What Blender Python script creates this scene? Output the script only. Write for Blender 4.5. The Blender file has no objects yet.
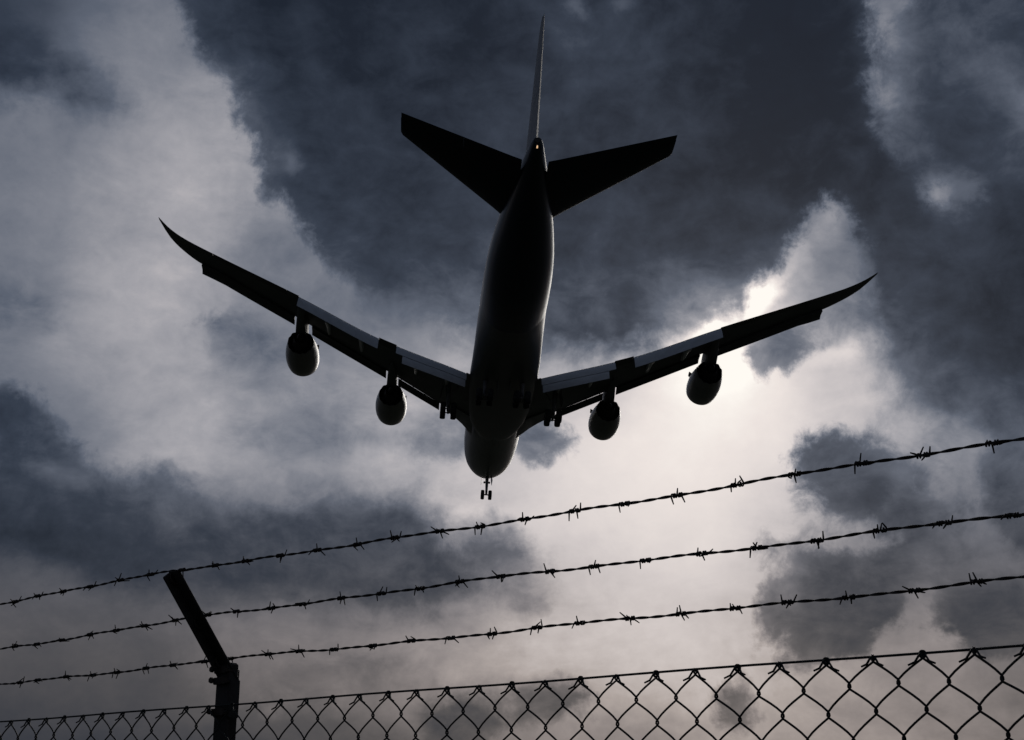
import bpy, bmesh, math, random
from mathutils import Vector, Matrix
random.seed(7)
R = math.radians
scene = bpy.context.scene
COL = scene.collection

# ------------------------------------------------------------------ camera
FPX = 1379.2                      # focal length in pixels of the 1024 px wide picture
PITCH = R(17.9)
CAM = Vector((0.0, 0.0, 1.6))
RIGHT = Vector((1, 0, 0))
UPC = Vector((0, -math.sin(PITCH), math.cos(PITCH)))
FWD = Vector((0, math.cos(PITCH), math.sin(PITCH)))
cd = bpy.data.cameras.new('camera')
cam = bpy.data.objects.new('camera', cd)
COL.objects.link(cam)
cam.location = CAM
cam.rotation_euler = (math.pi / 2 + PITCH, 0, 0)
cd.sensor_fit = 'HORIZONTAL'
cd.sensor_width = 36.0
cd.lens = 36.0 * FPX / 1024.0
cd.clip_start = 0.05
cd.clip_end = 20000
scene.camera = cam

scene.view_settings.view_transform = 'Standard'
scene.view_settings.look = 'None'
scene.view_settings.exposure = 0.0
scene.view_settings.gamma = 1.0
scene.view_settings.use_curve_mapping = False


def ray(x, y):
    return (RIGHT * ((x - 512) / FPX) - UPC * ((y - 370) / FPX) + FWD).normalized()


def azel(x, y):
    d = ray(x, y)
    return math.atan2(d.x, d.y), math.asin(d.z)


# ------------------------------------------------------------------ sun
SUN_AZ, SUN_EL = azel(738, 325)
sd = bpy.data.lights.new('sun', 'SUN')
sd.energy = 0.5
sd.angle = R(26)
sd.color = (1.0, 0.95, 0.88)
sun = bpy.data.objects.new('sun', sd)
COL.objects.link(sun)
sdir = Vector((math.sin(SUN_AZ) * math.cos(SUN_EL), math.cos(SUN_AZ) * math.cos(SUN_EL), math.sin(SUN_EL)))
sun.rotation_euler = (-sdir).to_track_quat('-Z', 'Y').to_euler()
sun.location = (0, 0, 60)

# ------------------------------------------------------------------ sky
# Cloud brightness observed over the part of the sky in view (0-255), then laid out on
# a grid of compass bearing and elevation.
GX = [i * 64 for i in range(17)]
GY = [i * 740 / 12 for i in range(13)]
GV = [
 [62, 76,112, 66, 38, 40, 42, 44, 46, 66, 62, 48, 34, 38, 96, 84, 72],
 [60, 82,122,112, 42, 44, 50, 48, 50, 58, 62, 50, 36, 38,110, 74, 76],
 [96,116,135,152, 70, 48, 52, 52, 54, 54, 56, 50, 36, 40, 84, 66, 74],
 [112,125,140,160,126, 58, 55, 58, 58, 58, 54, 48, 42, 50, 48, 78, 62],
 [112,132,150,156,108, 74, 60, 62, 64, 64, 60, 54, 70,110, 60, 58, 42],
 [104,135,152,153,122,108, 88, 96, 84, 78, 74, 90,190,104, 78, 54, 46],
 [110,132,146,152,140,134,150,168,165,150,190,236,222,200,124, 62, 56],
 [ 76, 98,140,156,140,128,146,150,175,208,224,230,224,190,160,140, 84],
 [ 60, 66, 86,118,130,128,146,166,188,208,215,216,206, 96, 92,120, 78],
 [ 48, 54, 56, 64, 66, 66, 70, 84,118,186,198,203,188,100, 80,100, 88],
 [ 84, 88, 90, 92,100,104,116,124,150,176,190,186,168, 62, 90, 58, 80],
 [ 70, 72, 72, 78, 96,106,122,142,152,166,172,170,162,150,132,122, 98],
 [ 50, 52, 54, 58, 62, 72, 82, 86,104,118,116,128,134,132,126,118,104],
]


# outlines of the dark cloud masses, as seen (pixels of the 1024 x 740 picture)
CLOUDS = [
 # the great slate-coloured mass overhead and its arm down the right side
 [(178, -60), (180, 15), (198, 50), (222, 72), (236, 108), (246, 138), (284, 160), (272, 192), (300, 214), (318, 250), (365, 288), (420, 312), (480, 334), (560, 354), (630, 354),
  (684, 332), (714, 320), (736, 306), (752, 284), (778, 266), (802, 238), (818, 200), (836, 192), (850, 214), (866, 240), (856, 268), (868, 300), (882, 345), (888, 385), (912, 408), (940, 424), (985, 430), (1030, 442), (1090, 440),
  (1090, 170), (1000, 186), (975, 204), (952, 218), (932, 208), (922, 176), (900, 148), (884, 140), (872, 118), (866, 90), (868, 50), (858, 8), (856, -60)],
 [(914, -60), (902, 20), (912, 56), (908, 90), (916, 110), (910, 142), (924, 166), (958, 172), (990, 182), (1090, 180), (1090, -60)],
 [(800, 462), (806, 448), (832, 436), (862, 440), (880, 452), (905, 468), (932, 474), (956, 498), (950, 520), (972, 545), (984, 578), (940, 578), (905, 556), (888, 540), (862, 528), (842, 506), (818, 500), (800, 486)],
 [(772, 604), (788, 576), (826, 558), (870, 556), (896, 570), (914, 586), (902, 612), (874, 632), (840, 646), (806, 640), (780, 626)],
 [(925, 604), (955, 586), (1000, 578), (1040, 588), (1090, 600), (1090, 640), (1000, 650), (950, 642), (930, 628)],
 [(985, 458), (1006, 440), (1090, 436), (1090, 565), (1030, 552), (996, 532), (980, 500)],
 [(886, 546), (922, 556), (952, 574), (940, 590), (902, 574)],
 [(946, 436), (972, 448), (964, 470), (946, 462)],
 [(770, 640), (800, 646), (830, 654), (806, 662), (776, 654)],
 # the flat bank across the lower left
 [(-80, 380), (0, 384), (28, 398), (62, 432), (72, 456), (108, 482), (165, 476), (200, 488), (250, 506), (300, 500), (360, 494), (420, 504), (450, 534), (482, 528), (508, 530), (530, 556), (516, 588),
  (462, 602), (400, 612), (330, 602), (280, 597), (225, 602), (150, 592), (80, 572), (0, 556), (-80, 556)],
 [(-80, 10), (10, 14), (58, 46), (92, 78), (124, 104), (92, 108), (60, 104), (0, 92), (-80, 92)],
 [(518, 440), (526, 426), (548, 422), (566, 432), (558, 448), (534, 456)],
 [(412, 436), (430, 420), (458, 418), (474, 430), (470, 450), (440, 452), (420, 448)],
 [(716, 712), (726, 698), (742, 690), (750, 706), (744, 722), (726, 724)],
 [(486, 706), (520, 692), (566, 688), (590, 700), (560, 714), (510, 720)],
 [(420, 716), (450, 700), (484, 704), (500, 726), (470, 745), (430, 745)],
 [(744, 352), (762, 332), (800, 324), (842, 312), (852, 326), (812, 342), (782, 362), (756, 364)],
 [(192, 326), (230, 310), (272, 326), (300, 348), (262, 366), (230, 352)],
 [(236, 428), (290, 418), (350, 416), (398, 428), (380, 444), (310, 448), (258, 442)],
 [(232, 386), (252, 376), (286, 386), (260, 398)],
 [(512, 596), (524, 582), (540, 592), (528, 606)],
 [(270, 676), (330, 662), (400, 664), (380, 680), (310, 692), (262, 694)],
 [(-80, 292), (0, 292), (40, 302), (52, 318), (10, 326), (-80, 326)],
 [(768, 548), (776, 528), (788, 540), (790, 570), (776, 580)],
]
EXTRA = [  # (x, y, brightness): more readings, inside or outside the outlines
 (541, 438, 108), (445, 434, 112), (735, 707, 88), (540, 702, 88), (460, 716, 74), (790, 342, 118), (770, 346, 120), (235, 334, 118), (320, 432, 116), (256, 386, 120), (526, 593, 120), (330, 676, 80),
 (60, 75, 62), (-30, 50, 56), (100, 98, 84), (10, 309, 98), (780, 552, 130), (845, 465, 82), (880, 500, 74), (940, 550, 84), (850, 600, 64), (965, 615, 58), (1010, 490, 74), (830, 620, 70), (1010, 620, 62),
 (890, 150, 52), (900, 240, 52), (900, 330, 62), (960, 300, 50), (960, 400, 66), (850, 120, 36), (800, 100, 34), (820, 170, 38), (760, 180, 42), (700, 260, 60), (640, 320, 78), (560, 330, 88), (480, 320, 96), (300, 190, 66), (260, 130, 52),
 (270, 100, 44), (330, 110, 50), (410, 50, 52), (580, 40, 62), (600, 90, 60), (30, 420, 76), (50, 450, 62), (60, 520, 46), (110, 540, 46), (160, 520, 60), (220, 545, 68), (320, 560, 66), (430, 570, 72), (480, 560, 92), (500, 575, 88), (330, 520, 84),
 (798, 530, 176), (760, 640, 178), (700, 640, 182), (640, 650, 180), (560, 640, 166), (900, 560, 78), (860, 610, 52), (845, 460, 70), (870, 500, 62), (915, 568, 92), (958, 455, 104), (802, 653, 122), (820, 573, 100), (870, 573, 96), (800, 588, 112), (840, 628, 54), (800, 622, 60), (900, 580, 100), (960, 595, 74), (915, 522, 98), (830, 480, 92), (900, 490, 70), (870, 455, 78),
 # bright side
 (884, 40, 120), (888, 70, 134), (892, 100, 118), (908, 118, 80), (908, 15, 86), (922, 50, 70), (918, 85, 66), (912, 145, 54), (945, 165, 56), (965, 178, 56), (925, 170, 58), (955, 30, 74), (955, 80, 62), (965, 130, 58), (1000, 40, 70), (1008, 112, 88), (1010, 10, 84), (980, 168, 58), (930, 150, 54), (940, 190, 132), (944, 200, 116), (985, 192, 74),
 (832, 205, 112), (834, 232, 128), (812, 244, 122), (800, 262, 138), (840, 262, 104), (822, 285, 112), (780, 280, 180), (768, 292, 225), (752, 305, 248), (722, 318, 225), (706, 322, 248), (690, 334, 230), (735, 350, 240), (716, 372, 245), (690, 372, 238), (650, 360, 205), (600, 362, 176),
 (560, 368, 158), (548, 356, 150), (800, 300, 120), (850, 345, 170), (815, 358, 200), (862, 358, 188), (878, 372, 168), (850, 400, 190), (900, 430, 152), (880, 420, 176), (930, 450, 132), (960, 450, 126), (965, 480, 116), (925, 500, 118), (920, 525, 112), (970, 530, 104), (860, 542, 116), (800, 520, 176), (780, 470, 208),
 (915, 645, 126), (915, 565, 96), (900, 660, 136), (960, 665, 122), (1010, 665, 100), (1010, 565, 100), (245, 95, 150), (262, 175, 152), (240, 150, 158), (228, 190, 164), (300, 240, 122), (340, 290, 116), (400, 330, 118), (440, 350, 138), (462, 360, 160), (300, 280, 112), (280, 260, 110),
 (170, 40, 128), (200, 100, 146), (140, 70, 122), (120, 20, 112), (60, 120, 112), (20, 470, 84), (70, 475, 90), (20, 600, 76), (120, 600, 74), (60, 640, 82), (120, 650, 84), (180, 640, 84), (250, 620, 92), (320, 630, 112), (420, 640, 126), (60, 690, 66), (140, 700, 66), (400, 470, 168), (300, 470, 140), (240, 455, 142),
]


def sdf(poly, x, y):
    best = 1e9
    ins = False
    n = len(poly)
    for k in range(n):
        (x1, y1), (x2, y2) = poly[k], poly[(k + 1) % n]
        dx, dy = x2 - x1, y2 - y1
        t = max(0, min(1, ((x - x1) * dx + (y - y1) * dy) / (dx * dx + dy * dy)))
        best = min(best, math.hypot(x - x1 - t * dx, y - y1 - t * dy))
        if (y1 > y) != (y2 > y) and x < x1 + (y - y1) * dx / dy:
            ins = not ins
    return best if ins else -best


def cloud_sdf(x, y):
    best = -1e9
    for p in CLOUDS:
        d = sdf(p, x, y)
        w_ = max(q[0] for q in p) - min(q[0] for q in p)
        if d > 0 and w_ < 150:           # small clouds are as thick as big ones
            d *= 2.6
        best = max(best, d)
    return best


READ = [(GX[i], GY[j], GV[j][i]) for j in range(13) for i in range(17)] + EXTRA
READ = [(x, y, v, cloud_sdf(x, y) > 0) for x, y, v in READ]


def sample(x, y):
    """(distance into the cloud, brightness of the veil, brightness of the cloud)"""
    d = cloud_sdf(x, y)
    acc = {True: [0, 0], False: [0, 0]}
    for px, py, v, ins in READ:
        r2 = ((px - x) ** 2 + (py - y) ** 2)
        wgt = math.exp(-r2 / (2 * 30 ** 2)) + 1e-3 / (1 + (r2 / 3600) ** 2)
        acc[ins][0] += wgt * v
        acc[ins][1] += wgt
    return (min(max(d / 160 + .5, 0), 1), acc[False][0] / acc[False][1] / 255, acc[True][0] / acc[True][1] / 255)


def pix(az, el):
    d = Vector((math.sin(az) * math.cos(el), math.cos(az) * math.cos(el), math.sin(el)))
    z = d.dot(FWD)
    return 512 + FPX * d.dot(RIGHT) / z, 370 - FPX * d.dot(UPC) / z


w = bpy.data.worlds.new('World')
scene.world = w
w.use_nodes = True
NT = w.node_tree
NT.nodes.clear()
LK = NT.links.new


def N(t, **k):
    n = NT.nodes.new(t)
    for a, b in k.items():
        setattr(n, a, b)
    return n


def put(s, v):
    if hasattr(v, 'is_linked') or isinstance(v, bpy.types.NodeSocket):
        LK(v, s)
    else:
        s.default_value = v


def M(op, a, b=None, c=None, clamp=False):
    n = N('ShaderNodeMath', operation=op)
    n.use_clamp = clamp
    put(n.inputs[0], a)
    if b is not None:
        put(n.inputs[1], b)
    if c is not None:
        put(n.inputs[2], c)
    return n.outputs[0]


def mrange(v, a, b, c=0.0, d=1.0, mode='SMOOTHSTEP'):
    n = N('ShaderNodeMapRange', interpolation_type=mode)
    put(n.inputs[0], v)
    for k, q in enumerate((a, b, c, d)):
        put(n.inputs[k + 1], q)
    return n.outputs[0]


def mixf(f, a, b):
    n = N('ShaderNodeMix', data_type='FLOAT')
    put(n.inputs[0], f); put(n.inputs[2], a); put(n.inputs[3], b)
    return n.outputs[0]


def mixc(f, a, b):
    n = N('ShaderNodeMix', data_type='RGBA')
    put(n.inputs[0], f); put(n.inputs[6], a); put(n.inputs[7], b)
    return n.outputs[2]


def noise(vec, scale, detail=5, rough=.55, dist=0.0, lac=2.0):
    n = N('ShaderNodeTexNoise', noise_dimensions='3D')
    LK(vec, n.inputs['Vector'])
    n.inputs['Scale'].default_value = scale
    n.inputs['Detail'].default_value = detail
    n.inputs['Roughness'].default_value = rough
    n.inputs['Lacunarity'].default_value = lac
    n.inputs['Distortion'].default_value = dist
    return n


def ramp(f, stops, interp='LINEAR'):
    n = N('ShaderNodeValToRGB')
    cr = n.color_ramp
    cr.interpolation = interp
    while len(cr.elements) < len(stops):
        cr.elements.new(0.5)
    for e, (p, c) in zip(cr.elements, stops):
        e.position = p
        e.color = (*c, 1)
    put(n.inputs[0], f)
    return n.outputs[0]


tc = N('ShaderNodeTexCoord')
DIR = tc.outputs['Generated']
sx = N('ShaderNodeSeparateXYZ'); LK(DIR, sx.inputs[0])
AZ = M('ARCTAN2', sx.outputs[0], sx.outputs[1])
EL = M('ARCSINE', M('MINIMUM', M('MAXIMUM', sx.outputs[2], -1.0), 1.0))


def warp(az, el, scale, amp_az, amp_el, detail, rough, off):
    vv = N('ShaderNodeVectorMath', operation='ADD')
    LK(DIR, vv.inputs[0]); vv.inputs[1].default_value = off
    n = noise(vv.outputs[0], scale, detail, rough)
    s = N('ShaderNodeSeparateColor'); LK(n.outputs['Color'], s.inputs[0])
    a = M('MULTIPLY_ADD', M('SUBTRACT', s.outputs[0], .5), amp_az, az)
    e = M('MULTIPLY_ADD', M('SUBTRACT', s.outputs[1], .5), amp_el, el)
    return a, e


turb = mrange(AZ, R(-17), R(-10), .55, 1.0)
az1, el1 = warp(AZ, EL, 14.0, .016, .014, 4, .55, (3.1, 1.7, .4))
az2, el2 = warp(az1, el1, 60.0, M('MULTIPLY', turb, .016), M('MULTIPLY', turb, .014), 6, .65, (7.7, 2.9, 5.1))

A0, A1, NA = R(-24), R(24), 32
E0, E1, NE = R(1.2), R(34.5), 30
afac = mrange(az2, A0, A1, 0, 1, 'LINEAR')
acc = None
for j in range(NE):
    el_j = E0 + (E1 - E0) * j / (NE - 1)
    stops = []
    for i in range(NA):
        a = A0 + (A1 - A0) * i / (NA - 1)
        stops.append((i / (NA - 1), sample(*pix(a, el_j))))
    row = ramp(afac, stops, 'CARDINAL')
    if acc is None:
        acc = row
    else:
        f = mrange(el2, el_j - (E1 - E0) / (NE - 1), el_j, 0, 1, 'LINEAR')
        acc = mixc(f, acc, row)
sep = N('ShaderNodeSeparateColor'); LK(acc, sep.inputs[0])
SDF, VEIL, TONE = sep.outputs

# turbulence: big billows down to shreds
st = N('ShaderNodeMapping'); LK(DIR, st.inputs[0]); st.inputs['Scale'].default_value = (1.0, 1.0, 1.7)
st.inputs['Rotation'].default_value = (0, R(14), 0)
nA = M('SUBTRACT', noise(DIR, 13, 11, .63, .5).outputs['Fac'], .5)
nB = M('SUBTRACT', noise(DIR, 38, 9, .66, .35).outputs['Fac'], .5)
nC = M('SUBTRACT', noise(st.outputs[0], 9, 9, .62, .6).outputs['Fac'], .5)
nD = M('SUBTRACT', noise(st.outputs[0], 27, 8, .62, .4).outputs['Fac'], .5)
nE = M('SUBTRACT', noise(DIR, 120, 5, .6, .0).outputs['Fac'], .5)

# where the cloud rims are soft: (pixel x, y, half-width, half-height)
soft = None
cmb = N('ShaderNodeCombineXYZ')
LK(AZ, cmb.inputs[0]); LK(EL, cmb.inputs[1])
for (bx, by, rw, rh) in ((530, 330, 260, 90), (40, 70, 190, 110), (310, 400, 170, 90), (250, 560, 420, 110), (10, 310, 110, 70), (330, 680, 260, 60), (930, 330, 120, 140), (950, 90, 90, 110)):
    a, e = azel(bx, by)
    mp = N('ShaderNodeMapping', vector_type='TEXTURE')
    LK(cmb.outputs[0], mp.inputs[0])
    mp.inputs['Location'].default_value = (a, e, 0)
    mp.inputs['Scale'].default_value = (rw / FPX, rh / FPX, 1)
    g = N('ShaderNodeTexGradient', gradient_type='SPHERICAL')
    LK(mp.outputs[0], g.inputs[0])
    q = mrange(g.outputs['Fac'], .0, .45)
    soft = q if soft is None else M('MAXIMUM', soft, q)
wid = mixf(soft, .07, .17)
fld = M('MULTIPLY_ADD', nA, mixf(soft, .36, .40), SDF)
fld = M('MULTIPLY_ADD', nB, .33, fld)
fld = M('MULTIPLY_ADD', nE, .09, fld)
lo = M('SUBTRACT', .475, wid)
hi = M('ADD', .475, wid)
mk = N('ShaderNodeMapRange', interpolation_type='SMOOTHSTEP')
LK(fld, mk.inputs[0]); LK(lo, mk.inputs[1]); LK(hi, mk.inputs[2])
MASK = mk.outputs[0]

# tone inside the cloud: thinner and paler towards its rim, mottled throughout
mot = M('MULTIPLY_ADD', nD, .80, M('MULTIPLY', nA, .95))
mot = M('MULTIPLY_ADD', nB, .45, mot)
TONE = M('MULTIPLY', TONE, M('ADD', .90, mot))
thin = mrange(fld, .45, .64, .09, .0)
TONE = M('ADD', TONE, M('MULTIPLY', thin, VEIL))
def blobs(v, lst):
    """small bright gaps and rims: (pixel x, y, half-width, half-height, tilt, amount)"""
    for (bx, by, rw, rh, tilt, amt) in lst:
        a, e = azel(bx, by)
        mp = N('ShaderNodeMapping', vector_type='TEXTURE')
        LK(POS, mp.inputs[0])
        mp.inputs['Location'].default_value = (a, e, 0)
        mp.inputs['Rotation'].default_value = (0, 0, R(tilt))
        mp.inputs['Scale'].default_value = (rw * 1.5 / FPX, rh * 1.5 / FPX, 1)
        g = N('ShaderNodeTexGradient', gradient_type='SPHERICAL')
        LK(mp.outputs[0], g.inputs[0])
        v = M('MULTIPLY_ADD', mrange(g.outputs['Fac'], 0.0, 1.0), amt, v)
    return v


cw = N('ShaderNodeCombineXYZ'); LK(az2, cw.inputs[0]); LK(el2, cw.inputs[1])
POS = cw.outputs[0]
VEIL = blobs(VEIL, [(758, 302, 28, 14, 28, .28), (706, 327, 26, 10, 14, .40), (776, 288, 20, 12, 30, .14), (732, 358, 70, 34, 15, .10), (885, 58, 16, 40, -8, .12), (894, 104, 14, 16, 0, .10),
                    (940, 192, 13, 15, 0, .14), (831, 222, 13, 28, -10, .10), (806, 252, 22, 14, 35, .10), (846, 348, 44, 14, 15, .12), (250, 108, 12, 30, 25, .06), (282, 168, 12, 14, 0, .08), (866, 4, 10, 14, 0, .14), (925, 0, 26, 9, 0, .12)])
# the veil: broad streaks, calm where it is brightest
calm = mrange(VEIL, .55, .85, 1.0, .18)
vt = M('MULTIPLY_ADD', nC, .50, M('MULTIPLY', nD, .32))
vt = M('MULTIPLY_ADD', nE, .12, vt)
VEIL = M('MULTIPLY', VEIL, M('MULTIPLY_ADD', M('MULTIPLY', calm, mrange(turb, .55, 1.0, .72, 1.0)), vt, 1.05))
V = mixf(MASK, VEIL, TONE)
V = blobs(V, [(575, 6, 18, 12, -30, .12), (626, 0, 16, 10, 0, .10), (566, 40, 26, 40, -20, .03), (294, 162, 12, 15, 10, .10), (276, 140, 22, 30, 20, .04), (310, 60, 20, 60, 20, .03), (410, 50, 22, 24, 0, .03), (1018, 110, 16, 26, 0, .06), (990, 60, 30, 30, 0, .03), (470, 512, 30, 14, 0, .08), (50, 470, 50, 12, -10, .07), (900, 480, 14, 20, 0, .05)])

# far from the view: a plain broken overcast
ov = noise(DIR, 3.2, 6, .6)
OVC = mrange(ov.outputs['Fac'], .32, .72, .14, .42)
side = mrange(M('ABSOLUTE', AZ), R(23), R(42))
upf = mrange(EL, R(33), R(46))
V = mixf(M('MAXIMUM', side, upf), V, OVC)
V = M('MAXIMUM', V, .10)

C8 = lambda r, g, b: tuple(((c / 255 + .055) / 1.055) ** 2.4 if c > 10 else c / 255 / 12.92 for c in (r, g, b))
cool = ramp(V, [(.0, C8(20, 24, 34)), (.14, C8(27, 34, 46)), (.25, C8(52, 60, 74)), (.40, C8(92, 99, 113)), (.52, C8(127, 130, 140)),
                (.64, C8(163, 162, 168)), (.80, C8(210, 203, 203)), (.90, C8(235, 226, 222)), (1.0, C8(255, 250, 243))])
warm = ramp(V, [(.0, C8(20, 24, 32)), (.14, C8(30, 36, 45)), (.22, C8(49, 53, 63)), (.32, C8(81, 79, 82)), (.40, C8(106, 101, 102)), (.52, C8(139, 131, 130)),
                (.64, C8(170, 160, 156)), (.80, C8(210, 201, 198)), (.90, C8(235, 226, 220)), (1.0, C8(255, 250, 242))])
CLOUD = mixc(mrange(EL, R(4), R(15), 1.0, .0), cool, warm)
em = N('ShaderNodeEmission'); LK(CLOUD, em.inputs[0])
sky = N('ShaderNodeTexSky')
sky.sky_type = 'NISHITA'
sky.sun_disc = False
sky.sun_elevation = SUN_EL
sky.sun_rotation = SUN_AZ
bg = N('ShaderNodeBackground'); LK(sky.outputs[0], bg.inputs[0]); bg.inputs[1].default_value = 0.05
mxs = N('ShaderNodeMixShader'); mxs.inputs[0].default_value = .985      # cloud cover
LK(bg.outputs[0], mxs.inputs[1]); LK(em.outputs[0], mxs.inputs[2])
out = N('ShaderNodeOutputWorld'); LK(mxs.outputs[0], out.inputs[0])
w.cycles.sampling_method = 'MANUAL'
w.cycles.sample_map_resolution = 1024


# ------------------------------------------------------------------ materials
def mat(name, base, rough=.5, metal=0.0, var=.25, scale=6.0, coat=0.0, bump=0.0, base2=None, spec=.5):
    m = bpy.data.materials.new(name)
    m.use_nodes = True
    nt = m.node_tree
    b = nt.nodes['Principled BSDF']
    t = nt.nodes.new('ShaderNodeTexCoord')
    n = nt.nodes.new('ShaderNodeTexNoise')
    n.inputs['Scale'].default_value = scale
    n.inputs['Detail'].default_value = 6
    n.inputs['Roughness'].default_value = .6
    nt.links.new(t.outputs['Object'], n.inputs['Vector'])
    r = nt.nodes.new('ShaderNodeValToRGB')
    b2 = base2 or tuple(c * (1 - var) for c in base)
    r.color_ramp.elements[0].position = .35
    r.color_ramp.elements[1].position = .65
    r.color_ramp.elements[0].color = (*b2, 1)
    r.color_ramp.elements[1].color = (*base, 1)
    nt.links.new(n.outputs['Fac'], r.inputs[0])
    nt.links.new(r.outputs[0], b.inputs['Base Color'])
    mr = nt.nodes.new('ShaderNodeMapRange')
    mr.inputs[3].default_value = rough * .85
    mr.inputs[4].default_value = min(1, rough * 1.2)
    nt.links.new(n.outputs['Fac'], mr.inputs[0])
    nt.links.new(mr.outputs[0], b.inputs['Roughness'])
    b.inputs['Metallic'].default_value = metal
    b.inputs['Coat Weight'].default_value = coat
    b.inputs['Coat Roughness'].default_value = .12
    b.inputs['Specular IOR Level'].default_value = spec
    if bump:
        bp = nt.nodes.new('ShaderNodeBump')
        bp.inputs['Strength'].default_value = bump
        bp.inputs['Distance'].default_value = .01
        nt.links.new(n.outputs['Fac'], bp.inputs['Height'])
        nt.links.new(bp.outputs[0], b.inputs['Normal'])
    return m


MT = {
 'paint': mat('grey_fuselage_paint', (.15, .15, .145), .38, 0, .2, .35, .12),
 'tailpaint': mat('blue_tail_paint', (.018, .028, .045), .6, 0, .15, .4, 0),
 'fin': mat('fin_paint', (.30, .31, .34), .6, 0, .15, .5, 0),
 'wing': mat('wing_grey_paint', (.20, .205, .21), .5, 0, .25, .6),
 'flap': mat('flap_paint', (.58, .60, .63), .42, 0, .15, .9),
 'canoe': mat('sky_glint_fairing_paint', (.8, .8, .8), .3, 0, .1, 1.0, .3),  # paleness stands in for bright sky showing beside the flap tracks
 'darkwing': mat('slat_grey', (.14, .14, .14), .55, 0, .3, 1.2),
 'cowl': mat('engine_cowl_paint', (.30, .29, .27), .3, 0, .15, .8, .15),
 'hot': mat('exhaust_metal', (.06, .055, .05), .5, .7, .35, 2.0),
 'lip': mat('bare_lip_metal', (.55, .55, .56), .3, 1.0, .1, 2.0),
 'gear': mat('gear_grey', (.22, .22, .22), .5, .1, .3, 3.0),
 'tyre': mat('black_rubber', (.025, .025, .025), .8, 0, .3, 4.0),
 'rim': mat('wheel_rim', (.32, .32, .32), .45, .4, .3, 5.0),
 'steel': mat('weathered_post_steel', (.055, .052, .050), .7, .3, .45, 30.0, 0, .25, (.03, .022, .018)),
 'bolt': mat('rusty_bolt_steel', (.06, .05, .045), .65, .5, .4, 60.0, 0, .1, (.05, .03, .02)),
 'wire': mat('weathered_barbed_wire', (.06, .057, .055), .62, .4, .5, 90.0, 0, 0, (.045, .028, .02)),
 'mesh': mat('dark_coated_mesh_wire', (.022, .024, .022), .6, 0, .3, 50.0),
}
# two-tone fuselage: grey ahead, dark blue round the tail, split on a raked line
_m = mat('two_tone_fuselage_paint', (.25, .25, .24), .38, 0, .2, .35, .12)
_t = _m.node_tree
_b = _t.nodes['Principled BSDF']
_src = _b.inputs['Base Color'].links[0].from_socket
_tc = _t.nodes.new('ShaderNodeTexCoord')
_dp = _t.nodes.new('ShaderNodeVectorMath'); _dp.operation = 'DOT_PRODUCT'
_dp.inputs[1].default_value = (0, -1.0, .55)
_t.links.new(_tc.outputs['Object'], _dp.inputs[0])
_mr = _t.nodes.new('ShaderNodeMapRange'); _mr.interpolation_type = 'SMOOTHSTEP'
_mr.inputs[1].default_value = 13.6; _mr.inputs[2].default_value = 14.2
_t.links.new(_dp.outputs['Value'], _mr.inputs[0])
_mx = _t.nodes.new('ShaderNodeMix'); _mx.data_type = 'RGBA'
_t.links.new(_mr.outputs[0], _mx.inputs[0]); _t.links.new(_src, _mx.inputs[6])
_mx.inputs[7].default_value = (.018, .028, .045, 1)
_t.links.new(_mx.outputs[2], _b.inputs['Base Color'])
MT['fuselage'] = _m
em_m = bpy.data.materials.new('lamp_glass')
em_m.use_nodes = True
_b = em_m.node_tree.nodes['Principled BSDF']
_b.inputs['Base Color'].default_value = (.9, .85, .75, 1)
_b.inputs['Emission Color'].default_value = (1.0, .62, .34, 1)
_b.inputs['Emission Strength'].default_value = .8


# ------------------------------------------------------------------ helpers
def tag(o, label=None, cat=None, group=None, kind=None):
    for k, v in (('label', label), ('category', cat), ('group', group), ('kind', kind)):
        if v:
            o[k] = v
    return o


def empty(name, loc=(0, 0, 0)):
    o = bpy.data.objects.new(name, None)
    COL.objects.link(o)
    o.location = loc
    o.empty_display_size = .3
    return o


def mesh(name, verts, faces, m, parent=None, smooth=True, mats=None, fmat=None, sharp=None):
    me = bpy.data.meshes.new(name)
    me.from_pydata([tuple(v) for v in verts], [], faces)
    bm = bmesh.new(); bm.from_mesh(me)
    bmesh.ops.recalc_face_normals(bm, faces=bm.faces)
    bm.to_mesh(me); bm.free()
    me.materials.append(m)
    for mm in (mats or []):
        me.materials.append(mm)
    if fmat:
        for p, k in zip(me.polygons, fmat):
            p.material_index = k
    if smooth:
        for p in me.polygons:
            p.use_smooth = True
        me.set_sharp_from_angle(angle=R(sharp or 38))
    o = bpy.data.objects.new(name, me)
    COL.objects.link(o)
    if parent:
        o.parent = parent
    return o


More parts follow.
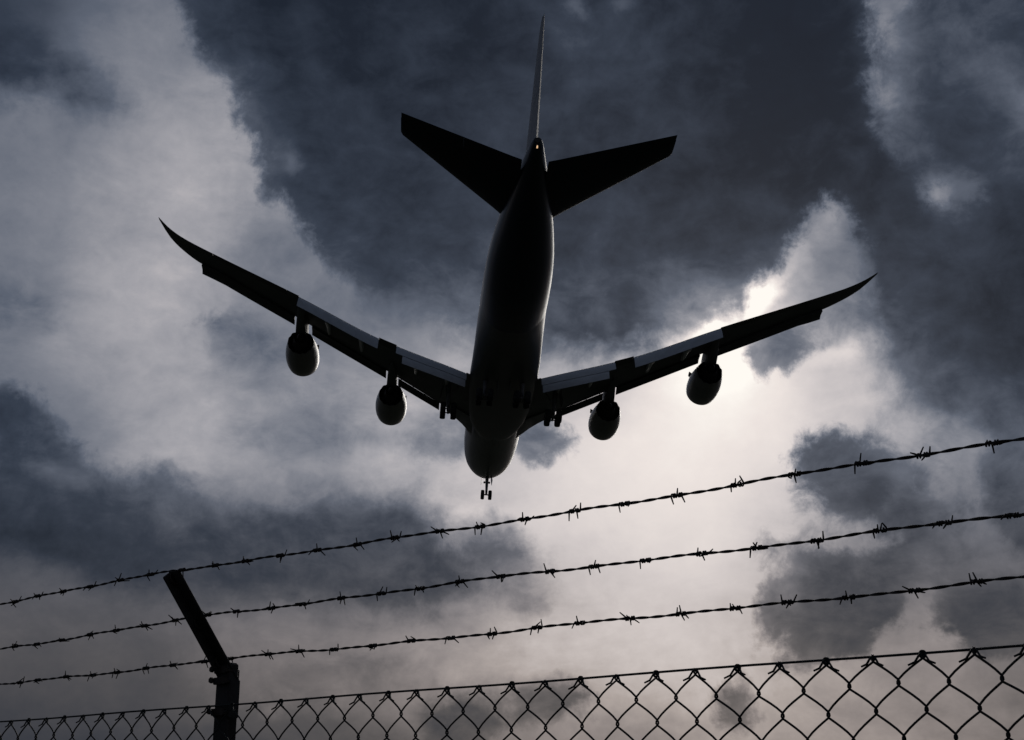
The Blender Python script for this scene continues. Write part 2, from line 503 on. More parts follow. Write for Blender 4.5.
class G:
    """collects loops, boxes and tubes for ONE mesh"""
    def __init__(s):
        s.v, s.f = [], []

    def loft(s, rings, closed=True, caps=True):
        b = len(s.v); n = len(rings[0])
        for r in rings:
            s.v += [tuple(p) for p in r]
        for i in range(len(rings) - 1):
            for k in range(n if closed else n - 1):
                k2 = (k + 1) % n
                s.f.append((b + i * n + k, b + i * n + k2, b + (i + 1) * n + k2, b + (i + 1) * n + k))
        if caps:
            s.f.append(tuple(b + k for k in range(n)))
            s.f.append(tuple(b + (len(rings) - 1) * n + k for k in range(n)))
        return s

    def tube(s, pts, r, n=8, caps=True):
        pts = [Vector(p) for p in pts]
        rs = r if isinstance(r, (list, tuple)) else [r] * len(pts)
        rings = []
        up = None
        for i, p in enumerate(pts):
            t = (pts[min(i + 1, len(pts) - 1)] - pts[max(i - 1, 0)]).normalized()
            if up is None:
                up = Vector((0, 0, 1)) if abs(t.z) < .9 else Vector((1, 0, 0))
            a = (up - t * up.dot(t)).normalized()
            up = a
            bb = t.cross(a)
            rings.append([p + (a * math.cos(2 * math.pi * k / n) + bb * math.sin(2 * math.pi * k / n)) * rs[i] for k in range(n)])
        return s.loft(rings, True, caps)

    def box(s, c, size, M3=None, bevel=0.0):
        c = Vector(c); h = Vector(size) / 2
        M3 = M3 or Matrix.Identity(3)
        if bevel <= 0:
            b = len(s.v)
            for x in (-1, 1):
                for y in (-1, 1):
                    for z in (-1, 1):
                        s.v.append(tuple(c + M3 @ Vector((x * h.x, y * h.y, z * h.z))))
            for f in ((0, 1, 3, 2), (4, 6, 7, 5), (0, 4, 5, 1), (2, 3, 7, 6), (0, 2, 6, 4), (1, 5, 7, 3)):
                s.f.append(tuple(b + i for i in f))
        else:
            e = bevel
            sec = [(-h.x + e, -h.y), (h.x - e, -h.y), (h.x, -h.y + e), (h.x, h.y - e), (h.x - e, h.y), (-h.x + e, h.y), (-h.x, h.y - e), (-h.x, -h.y + e)]
            rings = []
            for z, q in ((-h.z, .0), (-h.z + e, 1), (h.z - e, 1), (h.z, 0)):
                k = 1 - (1 - q) * e / max(h.x, h.y)
                rings.append([c + M3 @ Vector((x * k, y * k, z)) for x, y in sec])
            s.loft(rings)
        return s

    def build(s, name, m, parent=None, smooth=True, sharp=None):
        return mesh(name, s.v, s.f, m, parent, smooth, sharp=sharp)


# ------------------------------------------------------------------ ground
g = G()
NG = 40
for i in range(NG + 1):
    for j in range(NG + 1):
        # finer near the camera, out to the horizon
        fx = (i / NG * 2 - 1); fy = (j / NG * 2 - 1)
        x = math.copysign(abs(fx) ** 3 * 6000, fx); y = math.copysign(abs(fy) ** 3 * 6000, fy)
        g.v.append((x, y, 0))
for i in range(NG):
    for j in range(NG):
        a = i * (NG + 1) + j
        g.f.append((a, a + 1, a + NG + 2, a + NG + 1))
gm = mat('dark_grass_field', (.030, .036, .016), .95, 0, .4, .8, 0, .5, (.018, .022, .011))
tag(g.build('ground', gm), kind='structure')

# ------------------------------------------------------------------ airliner
# model frame: s = metres aft of the nose, y = metres to the right, z = metres up
Ra = Matrix(((0.07423437, 0.99618545, 0.04586736), (-0.4113838, 0.07248927, -0.90857508), (-0.90843416, 0.04857841, 0.41519575)))
Ca = Vector((168.25342491, -6.18591287, -61.56992073))
BASE = Vector((37.0, 0.0, -6.5))


def to_world(p):
    q = Ra @ (Vector(p) - Ca)
    return CAM + RIGHT * q.x - UPC * q.y + FWD * q.z


jet = empty('airliner')
o0 = to_world(BASE)
ax = to_world(BASE + Vector((0, 1, 0))) - o0       # local x = right
ay = to_world(BASE + Vector((-1, 0, 0))) - o0      # local y = forward
az_ = to_world(BASE + Vector((0, 0, 1))) - o0
jet.matrix_world = Matrix(((ax.x, ay.x, az_.x, o0.x), (ax.y, ay.y, az_.y, o0.y), (ax.z, ay.z, az_.z, o0.z), (0, 0, 0, 1)))
jet.empty_display_size = 5
tag(jet, 'four-engined jumbo jet airliner overhead with landing gear and flaps lowered', 'airliner')


def L(s, y, z):
    return (y - BASE.y, -(s - BASE.x), z - BASE.z)


def lerp(x, xs, vs):
    if x <= xs[0]:
        return vs[0]
    for i in range(len(xs) - 1):
        if x <= xs[i + 1]:
            t = (x - xs[i]) / (xs[i + 1] - xs[i])
            return vs[i] + (vs[i + 1] - vs[i]) * t
    return vs[-1]


def smooth_lerp(x, xs, vs):
    """Catmull-Rom through uneven knots"""
    n = len(xs)
    if x <= xs[0]:
        return vs[0]
    if x >= xs[-1]:
        return vs[-1]
    for i in range(n - 1):
        if x <= xs[i + 1]:
            h = xs[i + 1] - xs[i]; t = (x - xs[i]) / h
            def sl(k):
                if k == 0:
                    return (vs[1] - vs[0]) / (xs[1] - xs[0])
                if k == n - 1:
                    return (vs[-1] - vs[-2]) / (xs[-1] - xs[-2])
                d0 = (vs[k] - vs[k - 1]) / (xs[k] - xs[k - 1]); d1 = (vs[k + 1] - vs[k]) / (xs[k + 1] - xs[k])
                return 0 if d0 * d1 <= 0 else 2 * d0 * d1 / (d0 + d1)
            m0, m1 = sl(i), sl(i + 1)
            t2, t3 = t * t, t * t * t
            return (2 * t3 - 3 * t2 + 1) * vs[i] + (t3 - 2 * t2 + t) * h * m0 + (-2 * t3 + 3 * t2) * vs[i + 1] + (t3 - t2) * h * m1


FS = [1.6, 1.9, 2.4, 3.2, 4.5, 6, 8, 10.5, 14, 30, 35, 40, 50, 54, 58, 62, 66, 70, 72.5, 73.7, 74.0]
FHW = [.04, .58, .98, 1.48, 2.05, 2.52, 2.92, 3.14, 3.25, 3.25, 3.25, 3.25, 3.25, 3.2, 3.02, 2.58, 1.95, 1.2, .72, .46, .34]
FZB = [-.5, -.88, -1.15, -1.52, -2.0, -2.48, -2.95, -3.24, -3.35, -3.35, -3.35, -3.35, -3.35, -3.18, -2.55, -1.7, -.7, .42, 1.15, 1.62, 1.8]
FZT = [-.4, .1, .5, 1.15, 2.15, 3.2, 4.3, 4.7, 4.75, 4.7, 4.2, 3.4, 3.25, 3.25, 3.25, 3.25, 3.2, 3.05, 2.85, 2.62, 2.5]


def fus(s):
    return smooth_lerp(s, FS, FHW), smooth_lerp(s, FS, FZB), smooth_lerp(s, FS, FZT)


NS = 72
rings = []
sts = [1.6, 1.68, 1.8, 1.95, 2.15, 2.4, 2.8, 3.2, 3.8, 4.5, 5.2, 6.2, 7.5] + [9 + 1.5 * k for k in range(43)] + [73, 73.4, 73.7, 73.9, 74.0]
for s in sts:
    hw, zb, zt = fus(s)
    z0 = min(0.0, (zb + zt) / 2) if s < 12 else (0.0 if s < 50 else (zb + zt) / 2 * min(1, (s - 50) / 12))
    z0 = max(zb + .05, min(zt - .05, z0))
    ring = []
    for k in range(NS):
        a = 2 * math.pi * k / NS
        ca, sa = math.cos(a), math.sin(a)
        if sa <= 0:
            ring.append(L(s, hw * ca, z0 + (z0 - zb) * sa))
        else:
            # double-bubble: upper lobe a little narrower
            up = zt - z0
            wz = hw * ca
            if up > 3.4:
                wz *= 1 - .10 * (sa ** 2) * (up - 3.25) / 1.5
            ring.append(L(s, wz, z0 + up * sa))
    rings.append(ring)
fz = G().loft(rings)
fus_o = mesh('fuselage', fz.v, fz.f, MT['fuselage'], jet)

# belly fairing under the wing
rings = []
for s, hw, zb, zt, e in ((20.9, .9, -3.32, -3.1, .9), (22.0, 1.7, -3.42, -2.9, .85), (24.0, 2.5, -3.54, -2.4, .8), (26.5, 3.1, -3.65, -1.9, .78), (29.5, 3.45, -3.74, -1.3, .78),
                         (33, 3.56, -3.78, -1.0, .78), (38, 3.54, -3.78, -1.0, .78), (41, 3.46, -3.74, -.6, .80), (43, 3.40, -3.66, .4, .86), (45, 3.35, -3.56, 1.8, .94), (47, 3.30, -3.45, 2.8, 1.0), (49, 3.24, -3.36, 3.1, 1.0), (51, 3.1, -3.2, 3.0, 1.0)):
    ring = []
    for k in range(40):
        a = 2 * math.pi * k / 40
        ca, sa = math.cos(a), math.sin(a)
        ring.append(L(s, hw * math.copysign(abs(ca) ** e, ca), (zb + zt) / 2 + (zt - zb) / 2 * math.copysign(abs(sa) ** e, sa)))
    rings.append(ring)
G().loft(rings).build('belly_fairing', MT['paint'], jet, sharp=50)

# tail cone outlet and lamp
G().tube([L(73.85, 0, 2.15), L(74.12, 0, 2.17)], .27, 20).build('exhaust_outlet', MT['hot'], jet)
G().tube([L(73.70, 0, 1.66), L(73.80, 0, 1.66), L(73.98, 0, 1.68)], [.05, .07, .05], 12).build('tail_light', em_m, jet)

# ---- wings
WY = [3.0, 3.3, 12.2, 21, 28.5, 30.4, 32, 33.4, 34.2]
WLE = [23.7, 24.0, 32.9, 41.2, 47.75, 48.8, 50.45, 52.5, 55.2]
WTE = [37.3, 37.45, 40.55, 46.5, 51.1, 52.2, 53.2, 54.4, 55.62]
WZY = [3.0, 12.2, 21, 28.5, 32, 34.2]
WZ = [-2.2, -.9, .4, 1.6, 2.3, 2.95]


def wing_at(y):
    le = lerp(y, WY[:5], WLE[:5]) if y < 28.5 else smooth_lerp(y, WY[4:], WLE[4:])
    te = smooth_lerp(y, WY, WTE)
    z = smooth_lerp(y, WZY, WZ)
    inc = R(lerp(y, [3.3, 12, 34.2], [2.5, 1.0, -1.5]))
    tc_ = lerp(y, [3.3, 12, 21, 34.2], [.125, .10, .09, .07])
    return le, te, z, inc, tc_


def naca(x, t):
    x = max(0, min(1, x))
    return 5 * t * (.2969 * math.sqrt(x) - .126 * x - .3516 * x * x + .2843 * x ** 3 - .1036 * x ** 4)


XC = [0, .006, .02, .05, .1, .18, .28, .4, .52, .64, .76, .86, .94, 1.0]


def wing_pt(sg, y, xc, upper, dz=0.0):
    le, te, z, inc, t = wing_at(y)
    if y > 30:                       # the gust bends the two tips a little differently
        q = ((y - 30) / 4.2) ** 2
        y = y - q * (.58 if sg < 0 else .05)
        z -= q * (.12 if sg < 0 else .1)
    c = te - le
    h = naca(xc, t) * c + .012
    camber = .015 * c * math.sin(math.pi * xc) * (xc ** .5)
    zz = z + (.25 - xc) * c * math.sin(inc) + camber + (h if upper else -h * .9) + dz
    return L(le + c * xc, sg * y, zz)


def wing_ring(sg, y, c0, c1):
    xs = [c0 + (c1 - c0) * q for q in XC] if c0 == 0 else [c0 + (c1 - c0) * q for q in (0, .12, .3, .5, .7, .85, 1)]
    return [wing_pt(sg, y, x, True) for x in xs] + [wing_pt(sg, y, x, False) for x in reversed(xs)]


def spread(a, b, st=.9):
    n = max(2, int((b - a) / st) + 1)
    return [a + (b - a) * k / n for k in range(n + 1)]


IF0, IF1, OF0, OF1 = 3.9, 11.25, 13.1, 21.0
for sg, nm in ((-1, 'left'), (1, 'right')):
    rings = []
    for a, b, cm in ((3.0, IF0, .97), (IF0, IF1, .94), (IF1, OF0, .82), (OF0, OF1, .93), (OF1, 22.2, 1.0), (22.2, 29.0, .80), (29.0, 34.2, 1.0)):
        ys = spread(a, b, .45 if a >= 29 else .9)
        for i, y in enumerate(ys):
            yy = y + (1e-3 if (i == 0 and a > 3) else 0)
            rings.append(wing_ring(sg, yy, 0, cm))
    wing = G().loft(rings).build('wing', MT['wing'], jet, sharp=45)
    # root fillet fairing ahead of the wing: swept glove
    rings = []
    for y, fwd_, in ((2.6, 4.2), (3.2, 2.6), (3.8, 1.3), (4.6, .45), (5.4, .05)):
        le, te, z, inc, t = wing_at(max(3.0, y))
        c = te - le
        rings.append([L(le - fwd_, sg * y, z - .02 * c + .1), L(le + .25 * c, sg * y, z + .25), L(le + .25 * c, sg * y, z - .066 * c), L(le - fwd_ * .55, sg * y, z - .045 * c)])
    G().loft(rings).build('root_fillet', MT['wing'], wing, sharp=50)
    # ailerons
    for a, b, c0 in ((IF1 + .02, OF0 - .02, .822), (22.22, 28.98, .802)):
        G().loft([wing_ring(sg, y, c0, 1.0) for y in spread(a, b)]).build('aileron', MT['darkwing'], wing)

    # flaps, lowered
    def flap_seg(name, y0, y1, x0, drop, ch, defl, mt, thick=.12):
        """x0: metres ahead of the clean trailing edge, drop: below the wing plane"""
        rings = []
        for y in spread(y0, y1, 1.2):
            le, te, z, inc, t = wing_at(y)
            zte = z - .75 * (te - le) * math.sin(inc)
            k = ch(y) if callable(ch) else ch
            ring = []
            for up in (1, -1):
                qs = [0, .03, .1, .25, .45, .7, 1]
                for q in (qs if up == 1 else reversed(qs)):
                    h = naca(q, thick) * k + .01
                    px, pz = q * k, up * h * (1.0 if up == 1 else .6) + .04 * k * math.sin(math.pi * q)
                    ring.append(L(te - x0 + px * math.cos(defl) + pz * math.sin(defl), sg * y, zte - drop - px * math.sin(defl) + pz * math.cos(defl)))
            rings.append(ring)
        return G().loft(rings).build(name, mt, wing, sharp=50)

    f1 = flap_seg('flap', IF0, IF1, .35, .06, 1.9, R(44), MT['flap'])
    f2 = flap_seg('flap', IF0 + .1, IF1 - .7, .35 - 1.9 * math.cos(R(44)) + .12, .06 + 1.9 * math.sin(R(44)) + .0, 1.25, R(60), MT['flap'])
    f3 = flap_seg('flap', OF0, OF1, .30, .05, lambda y: lerp(y, [13, 21], [2.1, 1.8]), R(53), MT['flap'])

    # leading edge krueger flaps
    for a, b, gap in ((6.5, 11.1, .02), (12.4, 20.0, -.16), (21.7, 30.3 if sg < 0 else 30.5, -.16)):
        rings = []
        for y in spread(a, b, 1.1):
            le, te, z, inc, t = wing_at(y)
            zl = z + .25 * (te - le) * math.sin(inc)
            prof = [(.10 - gap, -.16 - gap * .9), (-.12 - gap, -.26 - gap), (-.34, -.46 - gap * .4), (-.50, -.66), (-.55, -.78), (-.50, -.80), (-.42, -.70), (-.28, -.54 - gap * .4), (-.08 - gap, -.37 - gap), (.10 - gap, -.25 - gap)]
            if gap < 0:      # sealed to the wing nose
                prof = [(.30, .05), (-.02, -.06), (-.30, -.36), (-.50, -.64), (-.55, -.78), (-.50, -.80), (-.40, -.70), (-.20, -.52), (.15, -.46), (.55, -.42)]
            rings.append([L(le + px, sg * y, zl + pz) for px, pz in prof])
        kr = G().loft(rings).build('leading_edge_flap', MT['darkwing'], wing, sharp=60)
        n_link = int((b - a) / 1.5) if gap > 0 else -1
        for k in range(n_link + 1):
            gg = G()
            y = a + .3 + (b - a - .6) * k / max(1, n_link)
            le, te, z, inc, t = wing_at(y)
            zl = z + .25 * (te - le) * math.sin(inc)
            gg.tube([L(le + .35, sg * y, zl - .1), L(le - .15, sg * y, zl - .42)], .06, 6)
            gg.build('hinge_arm', MT['gear'], kr)

    # flap track fairings; pale colour and blunt tail imitate sky glints
    for y in (5.9, 9.2, 14.9, 18.2):
        le, te, z, inc, t = wing_at(y)
        c = te - le
        fb = z - .045 * c
        pts = [(te - 5.0, fb + .1, .05), (te - 4.2, fb - .15, .26), (te - 3.0, fb - .32, .36), (te - 1.6, fb - .42, .38), (te - .6, fb - .62, .36), (te + .05, fb - .90, .33), (te + .25, fb - 1.0, .26), (te + .30, fb - 1.02, .10)]
        rings = []
        for sx_, zz, r_ in pts:
            rings.append([L(sx_, sg * y + .62 * r_ * math.cos(2 * math.pi * k / 14), zz + r_ * math.sin(2 * math.pi * k / 14)) for k in range(14)])
        G().loft(rings).build('flap_track_fairing', MT['canoe'], wing)

    # engines
    for y, s_lip, zc in ((11.75, 26.7, -3.15), (20.9, 36.3, -2.25)):
        eng = empty('engine'); eng.parent = jet
        R0 = Vector((0, 0, 0))
        NE_ = 48
        tilt = R(-2.0); toe = R(2.0) * sg

        def EP(xs, r, a, off=0.0):
            """xs metres aft of the lip, radius r, angle a"""
            yy = r * math.cos(a); zz = r * math.sin(a) - off
            s_ = s_lip + xs
            return L(s_, sg * y + yy, zc + zz + xs * math.sin(R(1.5)))
        outer = [(0.0, 1.40), (.08, 1.50), (.3, 1.58), (.8, 1.66), (1.5, 1.70), (2.4, 1.69), (3.3, 1.60), (4.1, 1.46), (4.75, 1.30)]
        inner = [(4.70, 1.26), (4.0, 1.34), (2.2, 1.36), (1.2, 1.36), (.4, 1.30), (.1, 1.33), (0.0, 1.40)]
        rings = []
        for xs, r in outer + inner[:-1]:
            ring = []
            for k in range(NE_):
                a = 2 * math.pi * k / NE_
                dx = 0
                if xs > 4.5:      # chevrons round the fan nozzle
                    dx = .22 * (1 - abs(((k / NE_ * 12) % 1) * 2 - 1))
                ring.append(EP(xs + dx, r, a))
            rings.append(ring)
        rings.append(rings[0])
        G().loft(rings, True, False).build('nacelle', MT['cowl'], eng, sharp=50)
        # inlet lip
        G().loft([[EP(xs, r, 2 * math.pi * k / NE_) for k in range(NE_)] for xs, r in ((.12, 1.30), (.02, 1.34), (-.03, 1.41), (.02, 1.49), (.16, 1.56), (.17, 1.545), (.03, 1.47), (.0, 1.41), (.04, 1.35), (.12, 1.31), (.12, 1.30))], True, False).build('inlet_lip', MT['lip'], eng)
        # fan face
        G().loft([[EP(xs, r, 2 * math.pi * k / 24) for k in range(24)] for xs, r in ((.9, .02), (1.0, .25), (1.3, .42), (1.32, 1.35), (1.5, 1.35))]).build('fan', MT['hot'], eng)
        # core cowl, nozzle and plug
        cr = []
        for xs, r in ((2.4, 1.0), (4.0, .97), (4.7, .84), (5.3, .69), (5.8, .59)):
            ring = []
            for k in range(NE_):
                dx = .12 * (1 - abs(((k / NE_ * 12) % 1) * 2 - 1)) if xs > 5.7 else 0
                ring.append(EP(xs + dx, r, 2 * math.pi * k / NE_))
            cr.append(ring)
        for xs, r in ((5.7, .55), (4.8, .57)):
            cr.append([EP(xs, r, 2 * math.pi * k / NE_) for k in range(NE_)])
        G().loft(cr, True, True).build('core_cowl', MT['hot'], eng, sharp=50)
        G().loft([[EP(xs, r, 2 * math.pi * k / 24) for k in range(24)] for xs, r in ((5.0, .40), (5.8, .36), (6.3, .22), (6.65, .06))]).build('exhaust_plug', MT['hot'], eng)
        # fan duct bulkhead
        G().loft([[EP(xs, r, 2 * math.pi * k / NE_) for k in range(NE_)] for xs, r in ((2.3, 1.0), (2.3, 1.37), (2.36, 1.37), (2.36, 1.0), (2.3, 1.0))], True, False).build('duct_vanes', MT['hot'], eng)
        # chine
        ca_ = R(38) if sg < 0 else R(142)
        gg = G()
        b = len(gg.v)
        pr = [(1.0, 1.62), (1.3, 1.95), (2.1, 2.02), (2.2, 1.62)]
        gg.loft([[EP(x_, r_, ca_ + d_) for x_, r_ in pr] for d_ in (-.015, .015)])
        gg.build('chine', MT['cowl'], eng)
        # pylon
        le, te, z, inc, t = wing_at(y)
        c = te - le
        rings = []
        for sx_, zt_, zb_, hw in ((s_lip + .9, zc + 1.68, zc + 1.5, .06), (s_lip + 1.8, zc + 2.0, zc + 1.3, .3), (s_lip + 3.0, zc + 2.25, zc + 1.1, .48), (s_lip + 4.4, z + .1, zc + .75, .54),
                                 (s_lip + 5.8, z + .0, zc + .70, .52), (s_lip + 6.8, z - .05, zc + 1.0, .44), (s_lip + 8.4, z - .15, z - .62, .3), (s_lip + 9.6, z - .25, z - .5, .06)):
            zt_ = max(zt_, zb_ + .08)
            yo = 0
            rings.append([L(sx_, sg * y + yo + hw * e1, zz) for e1, zz in ((-1, zb_ + .1), (-.6, zb_), (.6, zb_), (1, zb_ + .1), (1, zt_), (-1, zt_))])
        G().loft(rings).build('pylon', MT['wing'], eng, sharp=50)

    # ---- horizontal stabiliser
    HY = [.4, 1.2, 2.2, 3.0, 11.0, 11.15]
    HLE = [58.5, 61.2, 63.2, 64.15, 73.0, 73.4]
    HTE = [72.0, 72.3, 72.7, 73.0, 76.05, 76.1]
    HZ = [1.35, 1.38, 1.45, 1.54, 2.36, 2.38]

    def hp(y, xc, up):
        le, te, z = lerp(y, HY, HLE), lerp(y, HY, HTE), lerp(y, HY, HZ)
        c = te - le
        h = naca(xc, .085 * (1 if y < 11.1 else .5)) * c + .012
        return L(le + xc * c, sg * y, z + (h if up else -h) + (.5 - xc) * .01)

    def hring(y, c0, c1):
        qs = XC if c0 == 0 else (0, .2, .4, .6, .8, 1)
        xs = [c0 + (c1 - c0) * q for q in qs]
        return [hp(y, x, True) for x in xs] + [hp(y, x, False) for x in reversed(xs)]
    stab = G().loft([hring(y, 0, .72) for y in (.4, .8, 1.2, 1.7, 2.2, 2.6, 3.0, 4, 5, 6, 7, 8, 9, 10, 10.7, 11.0, 11.15)]).build('horizontal_stabiliser', MT['tailpaint'], jet, sharp=45)
    for a, b in ((1.1, 6.0), (6.004, 11.12)):
        G().loft([hring(y, .725, 1.0) for y in spread(a, b)]).build('elevator', MT['tailpaint'], stab)

# ---- fin
FZ_ = [2.2, 3.6, 5.0, 13.6, 14.25, 14.5]
FLE = [56.5, 60.0, 61.9, 71.0, 71.8, 72.6]
FTE = [71.9, 72.0, 72.3, 75.0, 75.13, 75.13]


def fp(z, xc, sd_):
    le, te = lerp(z, FZ_, FLE), lerp(z, FZ_, FTE)
    c = te - le
    return L(le + xc * c, sd_ * (naca(xc, .095) * c + .012), z)


def fring(z, c0, c1):
    qs = XC if c0 == 0 else (0, .2, .4, .6, .8, 1)
    xs = [c0 + (c1 - c0) * q for q in qs]
    return [fp(z, x, 1) for x in xs] + [fp(z, x, -1) for x in reversed(xs)]


fin = G().loft([fring(z, 0, .70) for z in (2.2, 2.9, 3.6, 4.3, 5, 6, 7, 8, 9, 10, 11, 12, 13.2, 13.6, 14.25, 14.5)]).build('fin', MT['fin'], jet, sharp=45)
for a, b in ((3.3, 8.0), (8.06, 14.2)):
    G().loft([fring(z, .705, 1.0) for z in spread(a, b)]).build('rudder', MT['fin'], fin)


# ---- landing gear
def wheel(parent, s, y, z, r=.70, wd=.58):
    prof = [(-.5, .55), (-.5, .86), (-.38, .97), (-.15, 1.0), (.15, 1.0), (.38, .97), (.5, .86), (.5, .55)]
    n = 28
    rings = [[L(s + r * k_ * math.cos(2 * math.pi * q / n), y + wd * a_, z + r * k_ * math.sin(2 * math.pi * q / n)) for q in range(n)] for a_, k_ in prof]
    g_ = G().loft(rings, True, False)
    t = g_.build('wheel', MT['tyre'], parent, sharp=40)
    nt_ = len(g_.f)
    t.data.materials.append(MT['rim'])
    # rim dishes inside the same wheel
    bm = bmesh.new(); bm.from_mesh(t.data)
    for a_ in (-.42, .42):
        ring = [bm.verts.new(L(s + r * .56 * math.cos(2 * math.pi * q / n), y + wd * a_, z + r * .56 * math.sin(2 * math.pi * q / n))) for q in range(n)]
        hub = bm.verts.new(L(s, y + wd * a_ * 1.25, z))
        for q in range(n):
            f_ = bm.faces.new((ring[q], ring[(q + 1) % n], hub)); f_.material_index = 1
    bm.to_mesh(t.data); bm.free()
    return t


def bogie(s, y, zbot, ztop, lean):
    e = empty('main_landing_gear'); e.parent = jet
    zax = zbot + .70
    tiltb = .12
    G().tube([L(s - .78, y, zax + tiltb), L(s + .78, y, zax - tiltb * .3)], .13, 12).build('bogie_beam', MT['gear'], e)
    G().tube([L(s, y, zax), L(s, y + lean * .25, zax + 1.2), L(s, y + lean, ztop)], [.18, .21, .30], 14).build('strut', MT['gear'], e)
    G().tube([L(s - .05, y + lean * .3, zax + 1.4), L(s - 1.7, y + lean, ztop + .1)], .09, 8).build('drag_brace', MT['gear'], e)
    G().tube([L(s, y + lean * .3, zax + 1.5), L(s + .1, y - math.copysign(1.3, y) * (1 if abs(y) > 3 else -.3), ztop)], .09, 8).build('side_brace', MT['gear'], e)
    g_ = G()
    g_.tube([L(s + .14, y, zax + .15), L(s + .5, y, zax + .6), L(s + .16, y + lean * .2, zax + 1.1)], .05, 6)
    g_.build('torque_link', MT['gear'], e)
    for ds, dz in ((-.74, tiltb), (.74, -tiltb * .3)):
        G().tube([L(s + ds, y - .6, zax + dz), L(s + ds, y + .6, zax + dz)], .07, 8).build('axle', MT['gear'], e)
        for dy in (-.56, .56):
            wheel(e, s + ds, y + dy, zax + dz)
    return e


for sg in (-1, 1):
    e = bogie(34.6, sg * 5.52, -6.45, -2.3, sg * .2)
    G().box(L(34.4, sg * 6.35, -3.4), (.05, 1.9, 1.5), Matrix.Rotation(R(-12 * sg), 3, 'Y'), .02).build('gear_door', MT['paint'], e)
    e = bogie(38.2, sg * 1.92, -6.15, -3.2, 0)
    G().box(L(38.0, sg * .62, -4.35), (.05, 2.6, 1.0), Matrix.Rotation(R(6 * sg), 3, 'Y'), .02).build('gear_door', MT['paint'], e)

ng = empty('nose_landing_gear'); ng.parent = jet
zn = -5.88 + .6
G().tube([L(7.74, 0, zn - .02), L(7.72, 0, zn + 1.1), L(7.5, 0, -2.9)], [.13, .17, .22], 14).build('strut', MT['gear'], ng)
G().tube([L(7.74, -.5, zn), L(7.74, .5, zn)], .08, 10).build('axle', MT['gear'], ng)
G().tube([L(7.7, 0, zn + 1.25), L(5.9, 0, -3.05)], .08, 8).build('drag_brace', MT['gear'], ng)
G().tube([L(7.86, 0, zn + .1), L(8.2, 0, zn + .5), L(7.86, 0, zn + .95)], .045, 6).build('torque_link', MT['gear'], ng)
for sg in (-1, 1):
    wheel(ng, 7.70, sg * .46, zn, .6, .42)
    G().box(L(6.9, sg * .60, -3.02), (.04, 1.9, .75), Matrix.Rotation(R(-10 * sg), 3, 'Y'), .015).build('gear_door', MT['paint'], ng)
    G().tube([L(7.50, sg * .30, zn + 1.72), L(7.34, sg * .30, zn + 1.72)], [.12, .13], 12).build('taxi_light', MT['lip'], ng)

# ------------------------------------------------------------------ fence
U = Vector((-0.77236811, 0.63517518, 0)).normalized()        # along the fence, away to the left
NN = Vector((-0.63517518, -0.77236811, 0)).normalized()      # square to the fence, towards the road
Z = Vector((0, 0, 1))
POST0 = Vector((-0.58494855, 2.87502216, 0))
ZT = 1.8126                                                  # height of the line wire
FM = Matrix(((U.x, NN.x, 0), (U.y, NN.y, 0), (0, 0, 1)))


def F(t, n, z):
    """point t metres along the fence from the post, n metres towards the road, z up"""
    return POST0 + U * t + NN * n + Z * z


T0, T1 = -2.75, 3.35
# each post: upright, cranked arm, clamps, bolts
TIPN, TIPZ = .152, 2.064


def build_post():
    e = empty('fence_post', POST0)
    up = G()
    # upright is a T-section: flange towards the road, web behind
    Mx = FM
    loc = lambda t, n, z: (U * (t + .013) + NN * n + Z * z)
    up.box(loc(-.002, -.004, .945), (.040, .006, 1.89), Mx, .0012)
    up.box(loc(-.010, -.0215, .943), (.006, .029, 1.886), Mx, .0012)
    o = up.build('upright', MT['steel'], e, sharp=30)
    b0 = loc(-.002, -.006, 1.872)
    d = (loc(0, TIPN, TIPZ) - b0).normalized()
    ln = (loc(0, TIPN, TIPZ) - b0).length
    sd_ = U
    nrm = sd_.cross(d).normalized()
    MA = Matrix((sd_, nrm, d)).transposed()
    ar = G()
    mid = b0 + d * (ln / 2 - .010) - U * .006
    ar.box(mid + nrm * .010, (.033, .005, ln + .016), MA, .0012)
    ar.box(mid - nrm * .0015 + sd_ * .0138, (.005, .018, ln + .014), MA, .0012)
    a = ar.build('arm', MT['steel'], e, sharp=30)
    # splice plate and clamp bands
    sp = G()
    sp.box(loc(-.0245, -.014, 1.826), (.008, .026, .076), Mx, .002)
    sp.build('splice_plate', MT['steel'], e, sharp=30)
    co = G()
    co.box(loc(-.004, -.012, 1.8785), (.037, .030, .040), Mx, .004)
    co.build('collar', MT['steel'], e, sharp=30)
    for zc_, wd in ((1.884, .038), (1.862, .040), (1.800, .042)):
        cl = G()
        cl.box(loc(0, .003, zc_), (wd, .008, .014), Mx, .002)
        cl.build('clamp', MT['bolt'], e, sharp=30)
        for t_, zz in ((.0215, .002), (-.021, -.002)):
            bt = G()
            bt.tube([loc(t_, -.012, zc_ + zz), loc(t_, .006, zc_ + zz), loc(t_, .0062, zc_ + zz), loc(t_, .012, zc_ + zz)], [.0035, .0035, .0062, .0062], 6)
            bt.build('bolt', MT['bolt'], e, sharp=30)
    # wire hooks on the arm
    for q in (.93, .50, .12):
        c = b0 + d * ln * q + nrm * .008
        hk = G()
        pts = [c + nrm * (.010 * math.cos(th)) + d * (.012 * math.sin(th)) + sd_ * (.004 * math.cos(th * .5)) for th in [k * .45 for k in range(12)]]
        hk.tube(pts, .0015, 6)
        hk.build('wire_hook', MT['bolt'], e)
    return e


post = build_post()
tag(post, 'dark steel fence post with a cranked arm leaning outward under the barbed wires', 'fence post')

